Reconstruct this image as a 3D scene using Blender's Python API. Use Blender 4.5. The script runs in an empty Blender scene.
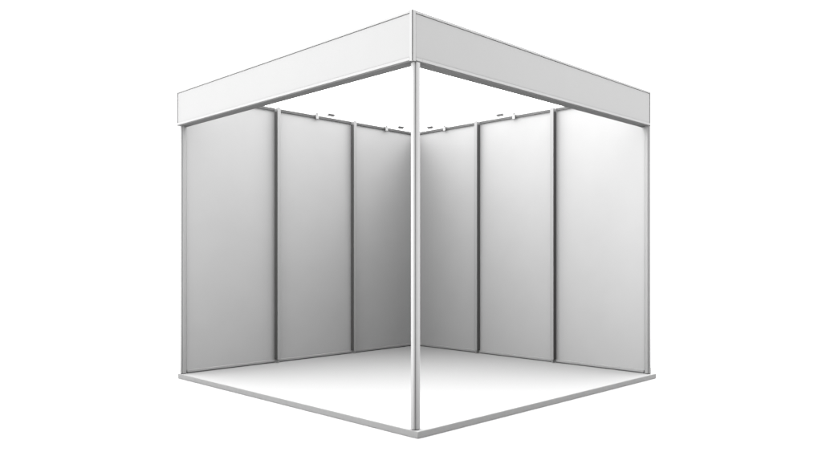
import bpy, bmesh, math
from mathutils import Vector, Matrix

scene = bpy.context.scene
COL = scene.collection

# ------------------------------------------------------------------ materials
def material(name, colour, rough=0.5, metallic=0.0, spec=0.3, grain=0.0, bump=0.0, scale=60.0, stretch=None):
    m = bpy.data.materials.new(name)
    m.use_nodes = True
    nt = m.node_tree
    b = nt.nodes['Principled BSDF']
    b.inputs['Roughness'].default_value = rough
    b.inputs['Metallic'].default_value = metallic
    b.inputs['Specular IOR Level'].default_value = spec
    c = colour if isinstance(colour, tuple) else (colour, colour, colour)
    tc = nt.nodes.new('ShaderNodeTexCoord')
    mp = nt.nodes.new('ShaderNodeMapping')
    if stretch:
        mp.inputs['Scale'].default_value = stretch
    nz = nt.nodes.new('ShaderNodeTexNoise')
    nz.inputs['Scale'].default_value = scale
    nz.inputs['Detail'].default_value = 4
    nt.links.new(tc.outputs['Object'], mp.inputs['Vector'])
    nt.links.new(mp.outputs['Vector'], nz.inputs['Vector'])
    rp = nt.nodes.new('ShaderNodeValToRGB')
    rp.color_ramp.elements[0].position = 0.3
    rp.color_ramp.elements[1].position = 0.7
    rp.color_ramp.elements[0].color = tuple(v * (1 - grain) for v in c) + (1,)
    rp.color_ramp.elements[1].color = tuple(min(1, v * (1 + grain)) for v in c) + (1,)
    nt.links.new(nz.outputs['Fac'], rp.inputs['Fac'])
    nt.links.new(rp.outputs['Color'], b.inputs['Base Color'])
    if bump:
        bp = nt.nodes.new('ShaderNodeBump')
        bp.inputs['Strength'].default_value = bump
        bp.inputs['Distance'].default_value = 0.002
        nt.links.new(nz.outputs['Fac'], bp.inputs['Height'])
        nt.links.new(bp.outputs['Normal'], b.inputs['Normal'])
    return m

M = {
    'panel':   material('white_laminate', 0.79, 0.55, 0, 0.2, grain=0.012, bump=0.03, scale=3.5),
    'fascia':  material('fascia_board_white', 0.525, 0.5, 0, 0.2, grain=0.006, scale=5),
    'alu':     material('satin_aluminium', 0.63, 0.45, 0.0, 0.3, grain=0.02, scale=40, stretch=(6, 6, 0.4)),
    'beam':    material('beam_aluminium', 0.56, 0.45, 0.0, 0.25, grain=0.015, scale=40),
    'groove':  material('grey_groove_liner', 0.16, 0.7, 0, 0.2),
    'shade_strip':  material('dark_shade_strip', 0.26, 0.75, 0, 0.2),  # shade of post channels and rail gaps, put in as dark grey
    'soffit':  material('shaded_soffit_grey', 0.17, 0.6, 0.0, 0.2, grain=0.02),  # beam underside and lower lip, their shade put into a darker grey
    'carpet':  material('white_floor_board', 0.585, 0.7, 0, 0.15, grain=0.01, bump=0.05, scale=120),
    'edge':    material('grey_edge_trim', 0.46, 0.5, 0.1, 0.3, grain=0.03, scale=30),
    'lampwhite': material('white_lamp_enamel', 0.85, 0.35, 0, 0.5),
    'lampdark': material('pale_lamp_housing', 0.85, 0.4, 0, 0.5),
    'arm':     material('lamp_arm_metal', 0.45, 0.4, 0, 0.4),
    'glass':   material('lamp_glass', 0.75, 0.15, 0, 0.6),
    'ground':  material('white_studio_floor', 0.92, 0.8, 0, 0.05, grain=0.004, scale=2),
}

# ------------------------------------------------------------------ helpers
def tag(o, label=None, cat=None, group=None, kind=None):
    if label: o['label'] = label
    if cat: o['category'] = cat
    if group: o['group'] = group
    if kind: o['kind'] = kind
    return o

def link(name, bm, mat, parent=None, loc=(0, 0, 0), rotz=0):
    bmesh.ops.recalc_face_normals(bm, faces=bm.faces[:])
    me = bpy.data.meshes.new(name)
    bm.to_mesh(me); bm.free()
    for mm in (mat if isinstance(mat, (list, tuple)) else [mat]):
        me.materials.append(mm)
    o = bpy.data.objects.new(name, me)
    COL.objects.link(o)
    o.location = loc; o.rotation_euler = (0, 0, rotz)
    if parent: o.parent = parent
    return o

def empty(name, loc, rotz=0):
    o = bpy.data.objects.new(name, None)
    o.empty_display_size = 0.2
    COL.objects.link(o)
    o.location = loc; o.rotation_euler = (0, 0, rotz)
    return o

def box(bm, x0, x1, y0, y1, z0, z1, bev=0.0):
    t = bmesh.new()
    bmesh.ops.create_cube(t, size=1)
    for v in t.verts:
        v.co = Vector((x0 + (v.co.x + .5) * (x1 - x0), y0 + (v.co.y + .5) * (y1 - y0), z0 + (v.co.z + .5) * (z1 - z0)))
    if bev:
        bmesh.ops.bevel(t, geom=t.edges[:], offset=bev, segments=2, affect='EDGES', profile=0.6)
    add(bm, t)

def add(bm, t):
    me = bpy.data.meshes.new('tmp'); t.to_mesh(me); t.free()
    bm.from_mesh(me); bpy.data.meshes.remove(me)

def prism(bm, pts, z0, z1):
    lo = [bm.verts.new((x, y, z0)) for x, y in pts]
    hi = [bm.verts.new((x, y, z1)) for x, y in pts]
    n = len(pts)
    bm.faces.new(lo[::-1]); bm.faces.new(hi)
    for i in range(n):
        bm.faces.new((lo[i], lo[(i + 1) % n], hi[(i + 1) % n], hi[i]))

def tube(bm, p, q, r, seg=14):
    p = Vector(p); q = Vector(q); d = q - p
    t = bmesh.new()
    bmesh.ops.create_cone(t, cap_ends=True, segments=seg, radius1=r, radius2=r, depth=d.length)
    rot = d.to_track_quat('Z', 'Y').to_matrix().to_4x4()
    bmesh.ops.transform(t, matrix=Matrix.Translation((p + q) / 2) @ rot, verts=t.verts)
    add(bm, t)

def octagon_profile(R, slot, depth, flip=False):
    """octagonal system profile: the diagonal flats carry a slot"""
    pts = []
    half = R * math.tan(math.pi / 8)
    for k in range(8):
        a = k * math.pi / 4
        n = Vector((math.cos(a), math.sin(a))); t = Vector((-n.y, n.x))
        e = 0.0016
        prof = ((-half + e, 0), (-slot, 0), (-slot, depth), (slot, depth), (slot, 0), (half - e, 0)) if k % 2 else ((-half + e, 0), (half - e, 0))
        for s, d in prof:
            p = n * (R - d) + t * s
            pts.append((p.x, p.y))
    return pts

# ------------------------------------------------------------------ dimensions (metres)
L = 2.97                   # spacing between corner posts
H = 2.545                  # full height above the platform top
FB = 2.238                 # underside of the fascia
D = 4.35                   # camera to front post
EYE = 1.046
PT = 0.040                 # platform thickness
A45 = math.radians(45)
ORIGIN = (0, D, 0)
R = 0.0275                 # post half width

# ------------------------------------------------------------------ the booth
booth = empty('exhibition_booth', ORIGIN, A45)
tag(booth, 'white square exhibition booth of six wall panels, aluminium posts and blank fascia boards', 'exhibition booth')

def end_post(x, y, top):
    bm = bmesh.new()
    prism(bm, octagon_profile(R, 0.0026, 0.004), 0.006, top)
    p = link('post', bm, M['alu'], booth, (x, y, 0))
    bm = bmesh.new()
    prism(bm, [(0.0225 * math.cos(i * math.pi / 4 + math.pi / 8) , 0.0225 * math.sin(i * math.pi / 4 + math.pi / 8)) for i in range(8)], 0.0, 0.007)
    link('post_foot', bm, M['groove'], p)
    return p

end_post(0, 0, FB - 0.004)
end_post(0, L, FB - 0.004)
end_post(L, 0, FB - 0.004)
end_post(L, L, H)

def wall_run(rot, origin):
    """parts of one wall in its own frame: x along the wall, -y into the booth; the frame is baked into each part"""
    def part(name, bm, mat, parent=booth):
        bmesh.ops.transform(bm, matrix=Matrix.Translation(origin) @ Matrix.Rotation(rot, 4, 'Z'), verts=bm.verts)
        return link(name, bm, mat, parent)
    xs = [0, L / 3, 2 * L / 3, L]
    for i in range(3):
        a, b = xs[i], xs[i + 1]
        a += R + 0.001 if i == 0 else 0.009
        b -= R + 0.001 if i == 2 else 0.009
        bm = bmesh.new(); box(bm, a, b, -0.003, 0.003, 0.028, H - 0.025)
        part('wall_panel', bm, M['panel'])
        a2 = xs[i] + (R + 0.001 if i == 0 else 0.0205)
        b2 = xs[i + 1] - (R + 0.001 if i == 2 else 0.0205)
        # bottom rail: aluminium channel over a strip painted dark as the shadow gap
        bm = bmesh.new(); box(bm, a2, b2, -0.020, 0.020, 0.0105, 0.030, 0.0015)
        r = part('bottom_rail', bm, M['alu'])
        bm = bmesh.new(); box(bm, a2 + 0.002, b2 - 0.002, -0.016, 0.016, 0.0006, 0.0100)
        part('rail_shade_strip', bm, M['shade_strip'], r)
        # top rail: slim cap over a strip coloured dark for the slot's shade
        bm = bmesh.new(); box(bm, a2, b2, -0.020, 0.020, H - 0.010, H, 0.0015)
        r = part('top_rail', bm, M['alu'])
        bm = bmesh.new(); box(bm, a2 + 0.002, b2 - 0.002, -0.017, 0.017, H - 0.028, H - 0.0105)
        part('rail_shade_strip', bm, M['shade_strip'], r)
    for x in xs[1:3]:
        bm = bmesh.new()
        box(bm, x - 0.019, x + 0.019, -0.060, -0.054, 0.031, H + 0.002, 0.0012)   # inner flange
        box(bm, x - 0.019, x + 0.019, 0.054, 0.060, 0.031, H + 0.002, 0.0012)     # outer flange
        box(bm, x - 0.0075, x + 0.0075, -0.0535, 0.0535, 0.0005, H - 0.001)       # web
        p = part('post', bm, M['alu'])
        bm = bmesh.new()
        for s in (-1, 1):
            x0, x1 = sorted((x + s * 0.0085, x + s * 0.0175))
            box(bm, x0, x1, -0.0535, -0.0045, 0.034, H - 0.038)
        part('post_shade_strip', bm, M['shade_strip'], p)  # dark strip painted in for the shade of the side channel

wall_run(0.0, (0, L, 0))                                   # left wall: runs along local x at y = L
wall_run(-math.pi / 2, (L, L, 0))                          # right wall: x = L, from the back corner forward

# fascia: two boards, each with frame rails and a thin groove
FA, FR = 0.053, 0.0275      # how far the left / right faces stand in front of the post centre
def fascia(left):
    if left:
        a0, a1 = -FR, L + 0.020
        def put(bm, s0, s1, d0, d1, z0, z1, bev=0.0):
            box(bm, -FA + d0, -FA + d1, s0, s1, z0, z1, bev)
    else:
        a0, a1 = -FA + 0.0005, L + 0.006
        def put(bm, s0, s1, d0, d1, z0, z1, bev=0.0):
            box(bm, s0, s1, -FR + d0, -FR + d1, z0, z1, bev)
    dep = 0.085
    s0 = a0 + (0.026 if left else 0.030); s1 = a1 - 0.010
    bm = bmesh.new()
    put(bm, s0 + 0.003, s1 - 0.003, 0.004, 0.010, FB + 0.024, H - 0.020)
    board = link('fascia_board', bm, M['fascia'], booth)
    bm = bmesh.new()
    put(bm, s0 + 0.0005, s1 - 0.0005, 0.0102, 0.014, FB + 0.012, H - 0.012)
    link('groove_liner', bm, M['groove'], board)
    def run(bm, d0, d1, z0, z1, bev=0.0):
        """a beam along the fascia; the right one is notched at the corner so the two beams butt"""
        if left:
            put(bm, s0, s1, d0, d1, z0, z1, bev)
        else:
            put(bm, s0, -FA + dep, d0, 0.0250, z0, z1, bev)
            put(bm, -FA + dep + 0.0006, s1, d0, d1, z0, z1, bev)
    bm = bmesh.new(); run(bm, 0.0, dep, H - 0.0155, H, 0.0015)
    link('fascia_rail', bm, M['beam'], board)
    bm = bmesh.new(); run(bm, 0.0, dep, FB + 0.0045, FB + 0.0225, 0.0015)
    link('fascia_rail', bm, M['beam'], board)
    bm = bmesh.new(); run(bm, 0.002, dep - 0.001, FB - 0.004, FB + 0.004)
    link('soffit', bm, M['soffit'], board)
    bm = bmesh.new()
    put(bm, s1 + 0.0008, a1, 0.0, dep, FB - 0.003, H, 0.0012)        # end cap
    link('end_cap', bm, M['beam'], board)
    return board
fascia(True); fascia(False)
# corner upright of the fascia: two flat cheeks with a narrow dark groove on the arris
bm = bmesh.new()
box(bm, -FA, -FA + 0.012, -FR + 0.005, -FR + 0.0255, FB - 0.001, H, 0.001)
box(bm, -FA + 0.005, -FA + 0.029, -FR, -FR + 0.0045, FB - 0.001, H, 0.001)
cu = link('fascia_corner', bm, M['beam'], booth)
bm = bmesh.new()
prism(bm, [(-FA + 0.0018, -FR + 0.0018), (-FA + 0.0045, -FR + 0.0018), (-FA + 0.0045, -FR + 0.0047), (-FA + 0.0018, -FR + 0.0047)], FB - 0.0005, H - 0.001)
link('groove_liner', bm, M['groove'], cu)

bm = bmesh.new()
box(bm, -FA + 0.0124, -FA + 0.0300, -FR + 0.0048, -FR + 0.0252, FB - 0.0035, H - 0.002)
link('corner_block', bm, M['soffit'], cu)

# ------------------------------------------------------------------ the platform under it
platform = empty('platform', (0, D, -PT), A45)
tag(platform, 'low square white floor platform with grey edge trim beneath the booth', 'platform')
PX0, PX1, PY0, PY1 = -0.036, 3.02, -0.056, 3.002
bm = bmesh.new(); box(bm, PX0 + 0.004, PX1 - 0.004, PY0 + 0.004, PY1 - 0.004, 0.004, PT)
link('floor_board', bm, M['carpet'], platform)
def trim(x0, x1, y0, y1):
    bm = bmesh.new(); box(bm, x0, x1, y0, y1, 0.0, PT - 0.001, 0.0012)
    link('edge_trim', bm, M['edge'], platform)
trim(PX0, PX0 + 0.0038, PY0, PY1)
trim(PX1 - 0.0038, PX1, PY0, PY1)
trim(PX0 + 0.0039, PX1 - 0.0039, PY0, PY0 + 0.0038)
trim(PX0 + 0.0039, PX1 - 0.0039, PY1 - 0.0038, PY1)

# ------------------------------------------------------------------ arm spotlights clamped on the wall tops
def spotlight():
    t = empty('arm_spotlight', (0, 0, 0))
    bm = bmesh.new()
    box(bm, -0.017, 0.017, -0.032, -0.0215, -0.040, 0.012, 0.003)
    box(bm, -0.020, 0.020, -0.0215, 0.026, 0.002, 0.012, 0.002)
    link('clamp', bm, M['lampwhite'], t)
    bm = bmesh.new()
    tube(bm, (0, -0.020, 0.018), (0, -0.235, -0.022), 0.0040)
    tube(bm, (0, -0.020, 0.010), (0, -0.020, 0.024), 0.009)
    link('arm', bm, M['arm'], t)
    bm = bmesh.new()
    box(bm, -0.042, 0.042, -0.020, 0.020, -0.009, 0.009, 0.004)
    for k in range(7):                                               # cooling fins
        x = -0.030 + k * 0.010
        box(bm, x - 0.002, x + 0.002, -0.014, 0.014, 0.0075, 0.013)
    bmesh.ops.transform(bm, matrix=Matrix.Translation((0, -0.262, -0.028)) @ Matrix.Rotation(math.radians(-28), 4, 'X'), verts=bm.verts)
    head = link('lamp_head', bm, M['lampdark'], t)
    bm = bmesh.new()
    box(bm, -0.030, 0.030, -0.013, 0.013, -0.0110, -0.0088, 0.001)
    bmesh.ops.transform(bm, matrix=Matrix.Translation((0, -0.262, -0.028)) @ Matrix.Rotation(math.radians(-28), 4, 'X'), verts=bm.verts)
    link('lamp_glass', bm, M['glass'], head)
    return t
def copy_tree(o, parent=None):
    c = o.copy(); COL.objects.link(c); c.parent = parent
    for ch in list(o.children): copy_tree(ch, c)
    return c
def to_world(u, v, z):
    return (math.sqrt(.5) * (u - v), D + math.sqrt(.5) * (u + v), z)
proto = spotlight()
SPOTS = [
    (L / 2, L, 0, 'small arm spotlight clamped on top of the middle panel of the left wall'),
    (5 * L / 6, L, 0, 'small arm spotlight clamped on top of the left wall panel next to the back corner'),
    (L, 5 * L / 6, 1, 'small arm spotlight clamped on top of the right wall panel next to the back corner'),
    (L, L / 2, 1, 'small arm spotlight clamped on top of the middle panel of the right wall'),
]
for i, (u, v, right, lab) in enumerate(SPOTS):
    o = proto if i == 0 else copy_tree(proto)
    o.location = to_world(u, v, H)
    o.rotation_euler = (0, 0, A45 - (math.pi / 2 if right else 0))
    tag(o, lab, 'spotlight', 'arm spotlights on the wall tops')

# ------------------------------------------------------------------ setting
bm = bmesh.new()
box(bm, -0.6, L + 0.6, -0.6, L + 0.6, -0.004, 0.0)
tag(link('ground', bm, M['ground'], None, (0, D, -PT - 0.002), A45), 'plain white studio floor sheet under the booth', 'ground', kind='structure')

# ------------------------------------------------------------------ light
W_A = 2.28      # even part of the studio surround; it is brighter behind the booth and on the left
w = bpy.data.worlds.new('World'); scene.world = w
w.use_nodes = True
nt = w.node_tree
bg = nt.nodes['Background']
tc = nt.nodes.new('ShaderNodeTexCoord')
dp = nt.nodes.new('ShaderNodeVectorMath'); dp.operation = 'DOT_PRODUCT'
dp.inputs[1].default_value = (-0.472, 2.073, 0)
mm = nt.nodes.new('ShaderNodeMath'); mm.operation = 'MULTIPLY_ADD'
mm.inputs[1].default_value = 1.0; mm.inputs[2].default_value = W_A
nt.links.new(tc.outputs['Generated'], dp.inputs[0])
nt.links.new(dp.outputs['Value'], mm.inputs[0])
nt.links.new(mm.outputs[0], bg.inputs['Strength'])
bg.inputs['Color'].default_value = (1, 1, 1, 1)

def area(name, loc, target, size, power):
    l = bpy.data.lights.new(name, 'AREA'); l.shape = 'RECTANGLE'
    l.size, l.size_y = size; l.energy = power
    o = bpy.data.objects.new(name, l); COL.objects.link(o)
    o.location = loc
    o.rotation_euler = (Vector(target) - Vector(loc)).to_track_quat('-Z', 'Y').to_euler()
    return o
area('overhead_fill', (0, D + 2.0, 4.0), (0, D + 2.0, 0), (4.0, 4.0), 60)  # added lamp out of view, brightens wall tops and floor
area('right_fill', to_world(5.6, 0.6, 6.0), to_world(1.0, 2.4, 1.0), (2.4, 2.4), 60)  # added lamp, lights the left wall over the right one
area('left_fill', to_world(0.6, 5.6, 6.0), to_world(2.4, 1.0, 1.0), (2.4, 2.4), 24)  # added counterpart that lights the right wall
area('front_fill', (-5, -1, 3.5), (0, D, 1.8), (2.5, 2.5), 26)  # added lamp behind the camera, lifts the left-facing sides


# ------------------------------------------------------------------ camera
cam = bpy.data.cameras.new('camera')
co = bpy.data.objects.new('camera', cam); COL.objects.link(co)
co.location = (0, 0, EYE)
co.rotation_euler = (math.pi / 2, 0, 0)
cam.sensor_width = 36
cam.lens = 713 / 822 * 36
cam.shift_x = -4.5 / 822
cam.shift_y = 32 / 822
cam.clip_end = 2000
scene.camera = co

scene.view_settings.view_transform = 'Standard'
scene.view_settings.look = 'None'
scene.view_settings.exposure = 0
scene.view_settings.gamma = 1
scene.cycles.max_bounces = 6
scene.cycles.diffuse_bounces = 0
scene.cycles.use_denoising = True
